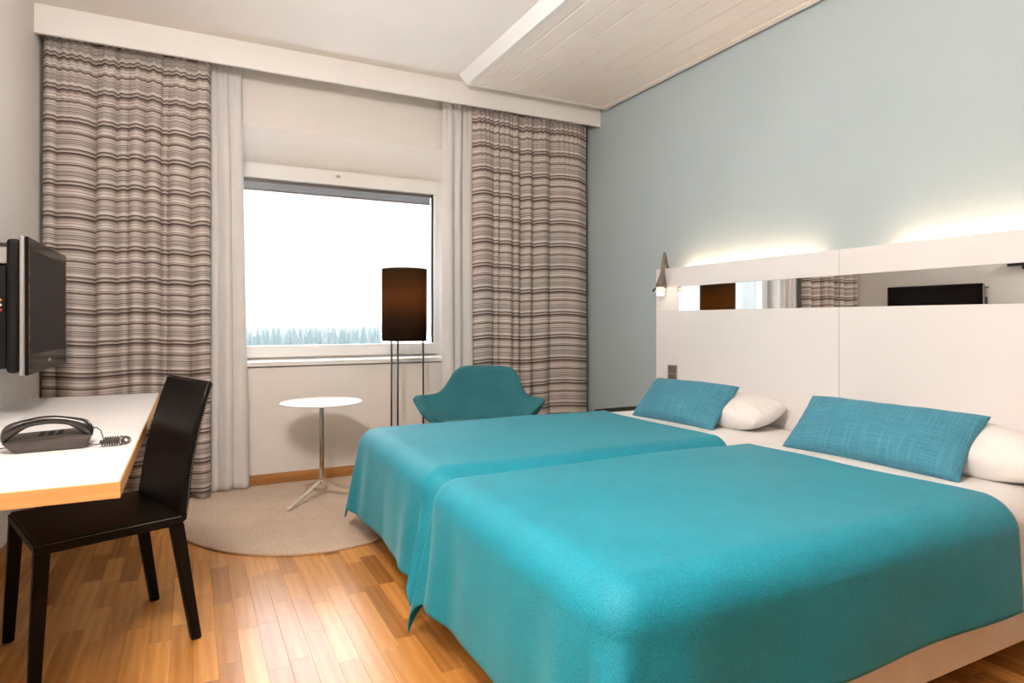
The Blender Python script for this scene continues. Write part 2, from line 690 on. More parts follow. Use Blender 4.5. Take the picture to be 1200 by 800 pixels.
# baseboards
structure(box('baseboard_back', XL, XR, YB - 0.014, YB, 0.0, 0.092, M['oak_trim_x'], bevel=0.003), 'low oak baseboard under the window')
structure(box('baseboard_left', XL, XL + 0.014, YF, YB - 0.014, 0.0, 0.092, M['oak_trim_y'], bevel=0.003), 'low oak baseboard along the desk wall')
structure(box('baseboard_right', XR - 0.014, XR, YF, YB - 0.014, 0.0, 0.092, M['oak_trim_y'], bevel=0.003), 'low oak baseboard along the headboard wall')
structure(box('baseboard_front', XL + 0.014, XR - 0.014, YF, YF + 0.014, 0.0, 0.092, M['oak_trim_x'], bevel=0.003), 'low oak baseboard at the entrance end')

# ceiling with the lower boarded section
ceiling = structure(box('ceiling', XL, XR, YF, YB, ZC, ZC + 0.12, M['ceiling']), 'white ceiling with a lower boarded section over the beds')
PX0, PX1, PY1, PZ = 1.80, 3.035, 4.29, 2.88
bm = bmesh.new()          # sloped fascia board on the open side
hexa(bm, [(1.742, YF + 0.01, ZC), (1.80, YF + 0.01, PZ), (1.83, YF + 0.01, PZ), (1.83, YF + 0.01, ZC)],
     [(1.742, PY1, ZC), (1.80, PY1, PZ), (1.83, PY1, PZ), (1.83, PY1, ZC)])
bm_obj('edge_board', bm, M['white_gloss'], ceiling)
box('end_board', 1.83, PX1, PY1 - 0.035, PY1, PZ, ZC, M['white_gloss'], ceiling, 0.002)
box('wall_side_batten', 2.985, PX1, YF + 0.01, PY1 - 0.035, PZ, ZC, M['plank_white'], ceiling, 0.002)
edges = [1.832, 1.917, 2.062, 2.212, 2.366, 2.520, 2.680, 2.832, 2.985]
for a, b in zip(edges, edges[1:]):
    bm = bmesh.new()
    add_box(bm, a + 0.003, b - 0.003, YF + 0.01, PY1 - 0.036, PZ + 0.006, PZ + 0.024, 0.004, 1)
    bm_obj('ceiling_board', bm, M['plank_white'], ceiling)
box('backing_board', 1.831, 2.985, YF + 0.01, PY1 - 0.036, PZ + 0.024, PZ + 0.03, M['white_gloss'], ceiling)

# curtain valance along the window wall
trim = structure(box('trim_1', XL, XR, 4.40, 4.425, 2.778, ZC, M['white_gloss'], bevel=0.002), 'white curtain valance board under the ceiling')
box('curtain_track', XL + 0.02, XR - 0.02, 4.49, 4.515, 2.90, ZC, M['white_plastic'], trim, 0.002)
box('curtain_track', XL + 0.02, XR - 0.02, 4.585, 4.61, 2.90, ZC, M['white_plastic'], trim, 0.002)

# ------------------------------------------------------------------ window
YW = 4.92
win = structure(empty('window_1', (0.97, YW, ZS)), 'wide single window with white frame, raised grey blind and snowy view')
wx, wy, wz = 0.97, YW, ZS


def wbox(name, x0, x1, y0, y1, z0, z1, mat, parent=None, bevel=0.003):
    o = box(name, x0 - wx, x1 - wx, y0 - wy, y1 - wy, z0 - wz, z1 - wz, mat, win if parent is None else parent, bevel)
    return o


# fixed outer frame
wbox('outer_frame_top', WX0, WX1, YW + 0.03, YW + 0.12, 2.284, 2.335, M['white_gloss'])
wbox('outer_frame_bottom', WX0, WX1, YW + 0.03, YW + 0.12, ZS, ZS + 0.045, M['white_gloss'])
wbox('outer_frame_side', WX0, WX0 + 0.055, YW + 0.03, YW + 0.12, ZS + 0.045, 2.284, M['white_gloss'])
wbox('outer_frame_side', 1.808, WX1, YW + 0.03, YW + 0.12, ZS + 0.045, 2.284, M['white_gloss'])
# sash
wbox('sash_top', 0.197, 1.806, YW, YW + 0.05, 2.189, 2.283, M['white_gloss'])
wbox('sash_bottom', 0.197, 1.806, YW, YW + 0.05, 0.884, 0.970, M['white_gloss'])
wbox('sash_side', 0.197, 0.262, YW, YW + 0.05, 0.970, 2.189, M['white_gloss'])
wbox('sash_side', 1.776, 1.806, YW, YW + 0.05, 0.970, 2.189, M['white_gloss'])
wbox('pane', 0.262, 1.776, YW + 0.030, YW + 0.034, 0.970, 2.189, M['glass'], bevel=0)
wbox('glazing_seal', 1.764, 1.776, YW + 0.018, YW + 0.040, 0.972, 2.189, M['black_plastic'], bevel=0)
# drawn-up venetian blind
bl = wbox('blind_headrail', 0.265, 1.768, YW + 0.045, YW + 0.075, 2.165, 2.205, M['blind'])
for k in range(6):
    wbox('blind_slat', 0.27, 1.762, YW + 0.046, YW + 0.074, 2.118 + k * 0.0078, 2.1215 + k * 0.0078, M['blind'], bevel=0)
wbox('blind_bottom_rail', 0.27, 1.762, YW + 0.045, YW + 0.075, 2.104, 2.115, M['blind'])
# latch, child-proof catch and vent slot
lt = wbox('latch', 0.985, 1.02, YW - 0.008, YW, 2.243, 2.262, M['brushed'])
wbox('latch_knob', 0.992, 1.002, YW - 0.03, YW - 0.008, 2.250, 2.262, M['brushed'])
wbox('latch_plate', 0.945, 1.005, YW - 0.004, YW, 0.912, 0.924, M['white_plastic'], bevel=0.001)
# sill
wbox('window_sill', WX0 - 0.03, WX1 + 0.03, 4.655, YW + 0.04, 0.836, ZS, M['white_gloss'], bevel=0.004)
# outside drip sill
wbox('outer_sill', WX0, WX1, YW + 0.12, YW + 0.22, ZS - 0.02, ZS + 0.004, M['brushed'])

# ------------------------------------------------------------------ curtains
def curtain(name, x0, x1, x0b, x1b, yc, ztop, zbot, folds, amp, mat, label, cat, group, seed, topfine=0.006, tuck=0.0):
    """folds: list of fractional positions of fold ridges across the width"""
    rsd = random.Random(seed)
    nu, nv = 260, 70
    s = np.linspace(0, 1, nu)
    ridge = np.zeros(nu)
    fl = sorted(folds)
    for a, b in zip([0.0] + fl, fl + [1.0]):
        w = b - a
        k = (s >= a) & (s <= b + 1e-9)
        t = (s[k] - a) / max(w, 1e-6)
        lobes = rsd.uniform(0.75, 1.25)
        skew = rsd.uniform(0.7, 1.5)
        ridge[k] = np.sin(PI * t ** skew) ** 0.65 * lobes * min(1, w / 0.12)
    P = np.zeros((nu, nv, 3))
    UV = np.zeros((nu, nv, 2))
    ph = [rsd.uniform(0, 6.28) for _ in range(6)]
    for j in range(nv):
        f = j / (nv - 1)
        z = zbot + (ztop - zbot) * f
        xa = x0b + (x0 - x0b) * f
        xb = x1b + (x1 - x1b) * f
        top = max(0.0, (f - 0.72) / 0.28) ** 1.5
        drift = 0.02 * np.sin(2.2 * f + ph[0]) * np.sin(PI * s)
        x = xa + (xb - xa) * s + drift * (1 - top) * 0.6
        depth = amp * ridge * (0.75 + 0.35 * (1 - f) - 0.35 * top)
        fine = topfine * top * np.sin(s * (x1 - x0) / 0.042 * 2 * PI + ph[1])
        wd = x1 - x0
        med = 0.006 * np.sin(s * 19 * wd + ph[2] + 1.5 * f) + 0.004 * np.sin(s * 43 * wd + ph[3] - 2 * f)
        y = yc - depth - fine - med
        P[:, j, 0] = x
        P[:, j, 1] = y
        P[:, j, 2] = z
        UV[:, j, 0] = s * (x1 - x0) * 1.6
        UV[:, j, 1] = z - 0.10 * (depth - amp * 0.5) - 0.4 * fine * 2 + 0.008 * np.sin(s * 11 + ph[4])
    me = grid_mesh(name, P, uv=UV)
    o = new_mesh_obj(name, me, mat, None, smooth=True)
    solidify(o, 0.003, 0)
    tag(o, label, cat, group)
    return o


curtain('striped_curtain', -0.772, 0.112, -0.784, 0.112, 4.545, 2.905, 0.027,
        [0.08, 0.31, 0.43, 0.50, 0.60, 0.70, 0.74, 0.88], 0.075, M['stripes'],
        'grey and brown striped full-length curtain behind the desk', 'curtain', 'striped curtains at the window', 3)
curtain('striped_curtain', 1.955, 3.011, 1.96, 3.015, 4.545, 2.905, 0.006,
        [0.17, 0.22, 0.33, 0.40, 0.50, 0.66], 0.075, M['stripes'],
        'grey and brown striped full-length curtain behind the teal armchair', 'curtain', 'striped curtains at the window', 9)
curtain('plain_curtain', 0.085, 0.300, 0.085, 0.352, 4.630, 2.905, 0.027,
        [0.30, 0.62], 0.03, M['lining'],
        'plain pale grey blackout curtain beside the small round table', 'curtain', 'plain curtains at the window', 5, 0.004)
curtain('plain_curtain', 1.745, 2.02, 1.735, 2.02, 4.630, 2.905, 0.012,
        [0.36, 0.62], 0.045, M['lining'],
        'plain pale grey blackout curtain behind the floor lamp and teal armchair', 'curtain', 'plain curtains at the window', 6, 0.004)

# ================================================================== BEDS
def drape(xh, xf, y0, y1, zt, r, Df, Dn, Dfar, na, nb, flare=0.05, cflare=0.32, fold=0.012, seed=0, wr=0.0, hx=None,
          crn=0.84, gn=1.0, gf=1.0):
    """cloth laid over a bed: xh = edge at the head, xf = outer foot plane, y0/y1 outer side planes, zt top height"""
    rsd = random.Random(seed)
    ph = [rsd.uniform(0, 6.28) for _ in range(8)]
    fa = xh - (xf + r)                       # flat length
    A = np.linspace(0, fa + Df, na)
    Bv = np.linspace((y0 + r) - Dn, (y1 - r) + Dfar, nb)
    a, b = np.meshgrid(A, Bv, indexing='ij')
    ex = np.maximum(0, a - fa)
    eyf = np.maximum(0, b - (y1 - r))
    eyn = np.maximum(0, (y0 + r) - b)
    ey = eyf + eyn
    sy = np.where(eyf > 0, 1.0, np.where(eyn > 0, -1.0, 0.0))
    rho = np.hypot(ex, ey)
    phi = np.arctan2(ey, ex)                 # 0 = foot face, pi/2 = side face
    corner = np.sin(2 * phi) ** 2 * ((ex > 0) & (ey > 0))
    rho_e = rho * (1 - (1 - crn) * corner)
    th = np.minimum(rho_e / r, PI / 2)
    rest_ = np.maximum(0, rho_e - r * PI / 2)
    dc = np.where((ex > 0) & (ey > 0), 0.0, np.where(ex > 0, np.minimum((y1 - r) - b, b - (y0 + r)), fa - np.minimum(a, fa)))
    wc = np.where((ex > 0) & (ey > 0), 0.45 + 0.55 * np.sin(2 * phi) ** 2, 0.45 * np.exp(-(dc / 0.20) ** 2))
    fl = flare + cflare * wc
    out = r * np.sin(th) + rest_ * fl
    down = r * (1 - np.cos(th)) + rest_ * np.sqrt(1 - np.minimum(fl, 0.9) ** 2)
    # folds in the hanging part
    hang = smoothstep(0.05, 0.4, rho_e)
    s = np.where(ex > 0, np.where(ey > 0, phi * 0.3 * sy, (b - (y0 + y1) / 2) * 1.0), a)
    cen = (b - (y0 + y1) / 2) / ((y1 - y0) / 2)
    near_corner = np.where(ey > 0, np.exp(-((fa - np.minimum(a, fa)) / 0.30) ** 2), np.abs(cen) ** 3)
    per = np.where(ex > 0, np.where(ey > 0, phi * 0.22, -np.minimum((y1 - r) - b, b - (y0 + r))), 0.35 + fa - np.minimum(a, fa))
    sgn = np.where(b > (y0 + y1) / 2, 1.0, -1.0)
    pk = np.where(sgn > 0, ph[0], ph[1])
    out = out + fold * hang * (np.exp(-((per - 0.17) / 0.33) ** 2) * np.sin(per * 24 + pk) + 0.4 * np.sin(per * 9 + ph[2]))
    nxv = np.where(rho > 1e-9, ex / np.maximum(rho, 1e-9), 0)
    nyv = np.where(rho > 1e-9, ey / np.maximum(rho, 1e-9), 0) * sy
    gfac = np.where(sy > 0, gf, gn)
    xa = np.minimum(a, fa)
    X = xh - xa - nxv * out
    yb = np.clip(b, y0 + r, y1 - r)
    Yc = yb + nyv * (np.minimum(out, r) + np.maximum(out - r, 0) * gfac)
    Zc = zt - down
    # slightly wavy head edge
    if hx is not None:
        X = X + hx(Yc) * np.clip(1 - a / 0.6, 0, 1)
    # soft top: small puffs and creases
    top = 1 - smoothstep(0.0, 0.12, rho_e)
    w = np.zeros_like(X)
    for k in range(5):
        kx, ky = rsd.uniform(-9, 9), rsd.uniform(4, 14)
        w += np.sin(X * kx + Yc * ky + ph[k]) / 5
    Zc = Zc + wr * w * (0.35 + 0.65 * top)
    P = np.stack([X, Yc, Zc], axis=-1)
    UV = np.stack([a, b], axis=-1)
    return P, UV


def make_bed(name, label, y0, y1, xf, zt):
    root = empty(name, (1.86, (y0 + y1) / 2, 0))
    ox, oy = 1.86, (y0 + y1) / 2
    box('bed_base', xf + 0.06 - ox, 2.885 - ox, y0 + 0.03 - oy, y1 - 0.03 - oy, 0.085, 0.33, M['mattress_cream'], root, 0.012, 3, True)
    box('mattress', xf + 0.06 - ox, 2.885 - ox, y0 + 0.035 - oy, y1 - 0.035 - oy, 0.332, zt - 0.06, M['linen'], root, 0.04, 4, True)
    for sx in (xf + 0.14, 2.80):
        for sy in (y0 + 0.12, y1 - 0.12):
            bm = bmesh.new()
            zf = 0.024 if (sx < 1.2 and sy > 3.2) else 0.0     # one leg stands on the rug
            add_lathe(bm, [(0.022, zf), (0.028, zf + 0.01), (0.030, 0.085)], 16, sx - ox, sy - oy)
            bm_obj('leg', bm, M['dark_wood'], root, smooth=False)
    P, UV = drape(2.888, xf + 0.022, y0 + 0.022, y1 - 0.022, zt - 0.014, 0.10, 0.30, 0.34, 0.30, 90, 80,
                  0.0, 0.1, 0.003, 3, 0.004)
    P[..., 0] -= ox
    P[..., 1] -= oy
    me = grid_mesh('duvet', P, uv=UV)
    d = new_mesh_obj('duvet', me, M['linen'], root, smooth=True)
    solidify(d, 0.01, 1 if False else -1)
    d['label'] = 'white cotton duvet cover'
    tag(root, label, 'bed', 'twin beds side by side')
    return root


B1 = dict(y0=2.275, y1=3.475, xf=0.80, zt=0.572)
B2 = dict(y0=1.075, y1=2.245, xf=0.78, zt=0.574)
bed1 = make_bed('single_bed', 'white single bed nearer the window, beside the armchair', B1['y0'], B1['y1'], B1['xf'] + 0.012, B1['zt'] - 0.006)
make_bed('single_bed', 'white single bed farther from the window, with its cream base showing', B2['y0'], B2['y1'], B2['xf'] + 0.012, B2['zt'] - 0.006)


q = box('side_panel', 2.39 - 1.86, 2.885 - 1.86, 3.482 - 2.875, 3.500 - 2.875, 0.0, 0.566, M['dark_wood'], bed1, 0.002)
q['label'] = 'dark wooden panel at the window side of the bed head'


def bedspread(B, label, seed, hx, Df, Dn, Dfar, xh, cfl, crn, gn, gf):
    P, UV = drape(xh, B['xf'], B['y0'], B['y1'], B['zt'], 0.105, Df, Dn, Dfar, 170, 170, 0.035, cfl, 0.016, seed, 0.008, hx, crn, gn, gf)
    me = grid_mesh('bedspread', P, uv=UV)
    o = new_mesh_obj('bedspread', me, M['bedspread'], smooth=True)
    solidify(o, 0.006, -1)
    tag(o, label, 'bedspread', 'teal bedspreads on the beds')
    return o


bedspread(B1, 'teal woven bedspread on the bed nearer the window', 21,
          lambda y: 0.045 * smoothstep(3.1, 3.5, y) + 0.012 * np.sin(y * 6.0), 0.485, 0.46, 0.46, 2.335, 0.26, 0.86, 0.1, 1.0)
bedspread(B2, 'teal woven bedspread on the bed farther from the window', 34,
          lambda y: 0.03 * (1 - smoothstep(1.1, 1.5, y)) + 0.02 * smoothstep(1.9, 2.2, y), 0.50, 0.405, 0.50, 2.325, 0.24, 0.90, 1.0, 0.1)


def pillow_mesh(name, w, h, t, seed, pinch=0.05, n=44, wr=0.006, ear=0.0):
    rsd = random.Random(seed)
    ph = [rsd.uniform(0, 6.28) for _ in range(6)]
    u = np.linspace(-1, 1, n)
    # denser towards the edges
    u = np.sin(u * PI / 2)
    U, V = np.meshgrid(u, u, indexing='ij')
    eu, ev = 1 - np.abs(U) ** 2.6, 1 - np.abs(V) ** 2.6
    prof = (np.maximum(eu, 0) * np.maximum(ev, 0)) ** 0.42
    x = U * w / 2 * (1 - pinch * (1 - V ** 2) * 0 - pinch * (1 - np.abs(V) ** 2) * np.abs(U) ** 3)
    y = V * h / 2 * (1 - pinch * 1.6 * (1 - np.abs(U) ** 2) * np.abs(V) ** 3)
    cr = 1 - ear * (U ** 2 * V ** 2)
    x = x * cr
    y = y * cr
    wob = sum(np.sin(U * rsd.uniform(2, 6) + V * rsd.uniform(2, 6) + ph[k]) for k in range(4)) / 4
    edge = (np.abs(U) ** 6 + np.abs(V) ** 6)
    rad = np.sin(np.arctan2(V, U) * 18 + ph[4]) * np.clip(edge, 0, 1) * 0.5
    zt = t / 2 * prof + wr * (wob + rad) * np.minimum(1, prof * 1.6)
    zb = -t / 2 * prof * 0.9 + wr * 0.5 * wob * np.minimum(1, prof * 1.6)
    A = np.stack([x, y, zt], -1).reshape(-1, 3)
    Bt = np.stack([x, y, zb], -1).reshape(-1, 3)
    verts = A.tolist()
    mapb = {}
    for i in range(n):
        for j in range(n):
            k = i * n + j
            if i in (0, n - 1) or j in (0, n - 1):
                mapb[k] = k
            else:
                mapb[k] = len(verts)
                verts.append(Bt[k].tolist())
    faces = []
    for i in range(n - 1):
        for j in range(n - 1):
            q = (i * n + j, (i + 1) * n + j, (i + 1) * n + j + 1, i * n + j + 1)
            faces.append(q)
            faces.append(tuple(mapb[k] for k in reversed(q)))
    me = bpy.data.meshes.new(name)
    me.from_pydata(verts, [], faces)
    lay = me.uv_layers.new(name='UVMap')
    co = np.array(verts)
    idx = np.empty(len(me.loops), dtype=np.int32)
    me.loops.foreach_get('vertex_index', idx)
    lay.data.foreach_set('uv', co[idx][:, :2].astype(np.float32).ravel())
    return me


def place_pillow(name, w, h, t, seed, mat, ctr, tilt, yaw, label, cat, group, roll=0.0, **kw):
    """long side along Y, leaning: tilt 0 = flat, 90 = standing up facing -X"""
    me = pillow_mesh(name, w, h, t, seed, **kw)
    o = new_mesh_obj(name, me, mat, smooth=True)
    # local x (width) -> world -Y ; local y (height) -> up towards the headboard
    ca, sa = math.cos(math.radians(tilt)), math.sin(math.radians(tilt))
    Rm = Matrix(((0, ca, -sa), (-1, 0, 0), (0, sa, ca)))
    Rz = Matrix.Rotation(math.radians(yaw), 3, 'Z')
    Rr = Matrix.Rotation(math.radians(roll), 3, 'X')
    o.matrix_world = Matrix.Translation(ctr) @ (Rz @ Rr @ Rm).to_4x4()
    tag(o, label, cat, group)
    return o


place_pillow('white_pillow', 0.78, 0.30, 0.18, 1, M['linen'], (2.722, 2.73, 0.645), 14, 3,
             'white pillow behind the teal cushion, on the bed nearer the window', 'pillow', 'white bed pillows', wr=0.014, ear=0.09)
place_pillow('white_pillow', 0.78, 0.30, 0.18, 2, M['linen'], (2.722, 1.44, 0.650), 14, -3,
             'white pillow behind the teal cushion, on the bed farther from the window', 'pillow', 'white bed pillows', wr=0.014, ear=0.09)
place_pillow('teal_cushion', 0.64, 0.31, 0.15, 3, M['cushion'], (2.585, 2.875, 0.672), 46, 4,
             'teal linen cushion on the bed nearer the window', 'cushion', 'teal cushions on the beds', wr=0.005)
place_pillow('teal_cushion', 0.76, 0.31, 0.15, 4, M['cushion'], (2.585, 1.695, 0.676), 46, 1,
             'teal linen cushion on the bed farther from the window', 'cushion', 'teal cushions on the beds', wr=0.005)

# ================================================================== HEADBOARD
HX = 2.90
HY0, HY1, HS = 0.695, 3.493, 2.093       # right end, left end, seam
hb = empty('headboard', (2.945, HS, 0))
tag(hb, 'long white headboard with a mirror strip and hidden lights above both beds', 'headboard')


def hbox(name, x0, x1, y0, y1, z0, z1, mat, parent=None, bevel=0.0015):
    return box(name, x0 - 2.945, x1 - 2.945, y0 - HS, y1 - HS, z0, z1, mat, hb if parent is None else parent, bevel)


hbox('back_carcass', HX + 0.022, 2.995, HY0, HY1, 0.01, 1.50, M['white_board'])
for ya, yb_ in ((HY0, HS - 0.0012), (HS + 0.0012, HY1)):
    hbox('upper_panel', HX, HX + 0.021, ya, yb_, 1.379, 1.509, M['white_board'])
    hbox('lower_panel', HX, HX + 0.021, ya, yb_, 0.02, 1.219, M['white_board'])
    ma, mb = (ya, yb_) if ya > HS else (ya, yb_)
    if ya > HS:
        mb = 3.271
        hbox('side_stile', HX, HX + 0.021, 3.2715, yb_, 1.2192, 1.3788, M['white_board'])
    else:
        ma = HY0 + 0.222
        hbox('side_stile', HX, HX + 0.021, ya, ma - 0.0005, 1.2192, 1.3788, M['white_board'])
    hbox('mirror', HX + 0.004, HX + 0.010, ma, mb, 1.2195, 1.3785, M['mirror'], bevel=0)
for ya, yb_ in ((0.86, 1.877), (2.345, 3.35)):
    ls = hbox('light_strip', 3.005, 3.03, ya, yb_, 1.452, 1.462, M['led'], bevel=0)
    hbox('strip_holder', 2.996, 3.04, ya - 0.01, yb_ + 0.01, 1.436, 1.451, M['white_plastic'])
# switch and socket plate
sp = hbox('socket_plate', HX - 0.008, HX, 3.276, 3.366, 0.735, 0.855, M['brushed'], bevel=0.002)
sp['label'] = 'brushed steel switch and socket plate'
for z0, z1 in ((0.742, 0.793), (0.797, 0.848)):
    q = hbox('socket_insert', HX - 0.0115, HX - 0.008, 3.286, 3.356, z0, z1, M['pewter'], sp, bevel=0.001)
    q.parent = sp

# reading lamp clamped on the window end of the headboard
rl = empty('reading_lamp', (2.93, 3.40, 1.509))
tag(rl, 'small brown-grey cone reading lamp clamped over the headboard end', 'lamp')


def rl_pt(x, y, z):
    return (x - 2.93, y - 3.40, z - 1.509)


tube('bracket', [rl_pt(2.912, 3.384, 1.512), rl_pt(2.903, 3.386, 1.54), rl_pt(2.893, 3.389, 1.60), rl_pt(2.887, 3.390, 1.617)],
     [0.010, 0.010, 0.009, 0.008], M['pewter'], rl, 12)
axis0, axis1 = Vector(rl_pt(2.885, 3.390, 1.616)), Vector(rl_pt(2.835, 3.366, 1.375))
prof = [(0.0, 0.009), (0.10, 0.010), (0.35, 0.0125), (0.55, 0.0135), (0.66, 0.018), (0.78, 0.026), (0.90, 0.033), (1.0, 0.037)]
tube('lamp_arm', [axis0.lerp(axis1, t) for t, r in prof], [r for t, r in prof], M['pewter'], rl, 24)
ad = (axis1 - axis0).normalized()
tube('lamp_glass', [axis1, axis1 + ad * 0.03, axis1 + ad * 0.048], [0.032, 0.030, 0.026], M['clear'], rl, 24)
tube('bulb', [axis1 + ad * 0.030, axis1 + ad * 0.050], [0.018, 0.023], M['bulb'], rl, 20)
tube('switch_stem', [axis1 + Vector((-0.01, 0.03, 0.004)), axis1 + Vector((-0.014, 0.055, -0.012))], 0.005, M['black_metal'], rl, 8)
lathe_o = tube('switch_knob', [axis1 + Vector((-0.014, 0.053, -0.010)), axis1 + Vector((-0.015, 0.063, -0.022))], [0.008, 0.007], M['black_metal'], rl, 10)

# ================================================================== DESK, PHONE, CHAIR, TELEVISION
dk = empty('desk', (-0.475, 2.985, 0))
tag(dk, 'long white desk top with pale wood edge along the wall', 'desk')
DX0, DX1, DY0, DY1, DZ = XL + 0.002, -0.16, 1.882, 4.088, 0.745


def dbox(name, x0, x1, y0, y1, z0, z1, mat, bevel=0.0015):
    return box(name, x0 + 0.475, x1 + 0.475, y0 - 2.985, y1 - 2.985, z0, z1, mat, dk, bevel)


dbox('desk_top', DX0, DX1 - 0.003, DY0 + 0.003, DY1, DZ - 0.003, DZ, M['white_board'], 0.0008)
dbox('edge_band', DX0, DX1, DY0, DY1, DZ - 0.044, DZ - 0.0031, M['desk_edge'])
for yy in (2.05, 3.0, 3.95):
    dbox('wall_bracket', DX0, DX0 + 0.34, yy - 0.012, yy + 0.012, DZ - 0.075, DZ - 0.0441, M['black_metal'])
    dbox('wall_bracket_plate', DX0, DX0 + 0.012, yy - 0.03, yy + 0.03, DZ - 0.22, DZ - 0.0441, M['black_metal'])

# telephone
ph = empty('telephone', (-0.405, 2.50, DZ), math.radians(4))
tag(ph, 'dark grey corded telephone with curly cord on the white desk', 'telephone')
bm = bmesh.new()
hexa(bm, [(-0.082, -0.095, 0.0), (0.098, -0.095, 0.0), (0.104, 0.03, 0.0), (-0.088, 0.03, 0.0)],
     [(-0.114, -0.105, 0.037), (0.116, -0.105, 0.046), (0.120, 0.035, 0.052), (-0.112, 0.035, 0.044)])
bmesh.ops.bevel(bm, geom=bm.edges[:], offset=0.004, segments=2, affect='EDGES')
pb = bm_obj('phone_base', bm, M['phone_base'], ph)
# number keys on the sloping top
bm = bmesh.new()
add_box(bm, -0.008, 0.008, -0.006, 0.006, 0.0, 0.005, 0.0015, 1)
key_me = bpy.data.meshes.new('key')
bm.to_mesh(key_me)
bm.free()
key_me.materials.append(M['black_plastic'])
for i in range(3):
    for j in range(4):
        k = bpy.data.objects.new('key', key_me)
        COL.objects.link(k)
        k.parent = pb
        k.location = (-0.02 + i * 0.024, -0.045 + j * 0.02, 0.0405 + i * 0.0009 + j * 0.0009)
        k.rotation_euler = (0.045, 0, 0)
# handset lying along the near edge
sec = []
npt = 22
bm = bmesh.new()
rings = []
for i in range(npt):
    t = i / (npt - 1)
    x = -0.118 + 0.238 * t
    mid = math.sin(PI * t)
    zc = 0.060 + 0.036 * mid ** 0.8
    endw = max(0.0, abs(t - 0.5) * 2 - 0.45) / 0.55
    hh = 0.0130 + 0.0135 * min(1.0, endw * 1.3)          # half height
    hw = 0.017 + 0.010 * min(1.0, endw * 1.4)
    if i in (0, npt - 1):
        hh *= 0.55
        hw *= 0.6
    zc -= 0.010 * min(1.0, endw)
    ring = []
    for k in range(14):
        a = 2 * PI * k / 14
        cy, cz = math.cos(a), math.sin(a)
        cy = math.copysign(abs(cy) ** 0.7, cy)
        cz = math.copysign(abs(cz) ** 0.7, cz)
        ring.append(bm.verts.new((x, -0.078 + hw * cy, zc + hh * cz)))
    rings.append(ring)
for a, b in zip(rings, rings[1:]):
    for k in range(14):
        bm.faces.new((a[k], a[(k + 1) % 14], b[(k + 1) % 14], b[k]))
bm.faces.new(rings[0])
bm.faces.new(rings[-1])
hs = bm_obj('handset', bm, M['phone_handset'], ph, smooth=True)
subsurf(hs, 1)
# curly cord: coil along a hairpin, with a straight tail to the handset and one to the base
path = []
for i in range(60):
    t = i / 59
    if t < 0.40:
        path.append(Vector((0.138 + 0.052 * t / 0.40, -0.100, 0.0125)))
    elif t < 0.66:
        a = (t - 0.40) / 0.26 * PI
        path.append(Vector((0.190 + 0.022 * math.sin(a), -0.072 - 0.028 * math.cos(a), 0.0125)))
    else:
        path.append(Vector((0.190 - 0.045 * (t - 0.66) / 0.34, -0.044, 0.0125)))


def along(pathpts, q):
    f = q * (len(pathpts) - 1)
    i = min(int(f), len(pathpts) - 2)
    return pathpts[i].lerp(pathpts[i + 1], f - i), (pathpts[i + 1] - pathpts[i]).normalized()


coil = []
turns = 19
for i in range(turns * 9):
    q = i / (turns * 9 - 1)
    p, tg = along(path, q)
    side = tg.cross(Vector((0, 0, 1))).normalized()
    a = 2 * PI * turns * q
    coil.append(p + side * math.cos(a) * 0.0098 + Vector((0, 0, 1)) * math.sin(a) * 0.0098)
bm = bmesh.new()
add_tube(bm, coil, 0.0022, 6)
add_tube(bm, [coil[0], (0.128, -0.100, 0.010), (0.116, -0.098, 0.010), (0.104, -0.090, 0.014)], 0.0018, 6)
add_tube(bm, [coil[-1], (0.143, -0.050, 0.028), (0.138, -0.060, 0.048), (0.128, -0.072, 0.060), (0.116, -0.078, 0.062)], 0.0018, 6)
bm_obj('curly_cord', bm, M['phone_base'], ph, smooth=True)
tube('line_cable', [(-0.09, 0.02, 0.006), (-0.16, 0.0, 0.003), (-0.26, -0.03, 0.003), (-0.36, -0.06, 0.003)], 0.0022, M['phone_base'], ph, 6)

# leather chair: local x = to the viewer's side ... fwd = towards the desk
ch = empty('leather_chair', (-0.2975, 2.69, 0))
tag(ch, 'black leather dining chair with pale stitching, pulled out at the white desk', 'chair')
fw = Vector((-0.944, -0.33, 0))
sd = Vector((-0.33, 0.944, 0))
SN = Vector((-0.03, 2.54, 0)) - Vector((-0.2975, 2.69, 0))   # near rear seat corner


def cp(f, s, z):
    p = SN + fw * f + sd * s
    return (p.x, p.y, z)


CW, CD, CZ = 0.478, 0.425, 0.462
bm = bmesh.new()
hexa(bm, [cp(-0.01, 0, CZ - 0.038), cp(CD, -0.005, CZ - 0.038), cp(CD, CW + 0.005, CZ - 0.038), cp(-0.01, CW, CZ - 0.038)],
     [cp(-0.01, 0, CZ), cp(CD, -0.005, CZ), cp(CD, CW + 0.005, CZ), cp(-0.01, CW, CZ)])
bmesh.ops.bevel(bm, geom=bm.edges[:], offset=0.008, segments=3, affect='EDGES')
seat = bm_obj('seat', bm, M['leather'], ch, smooth=True)
sharp(seat, 50)
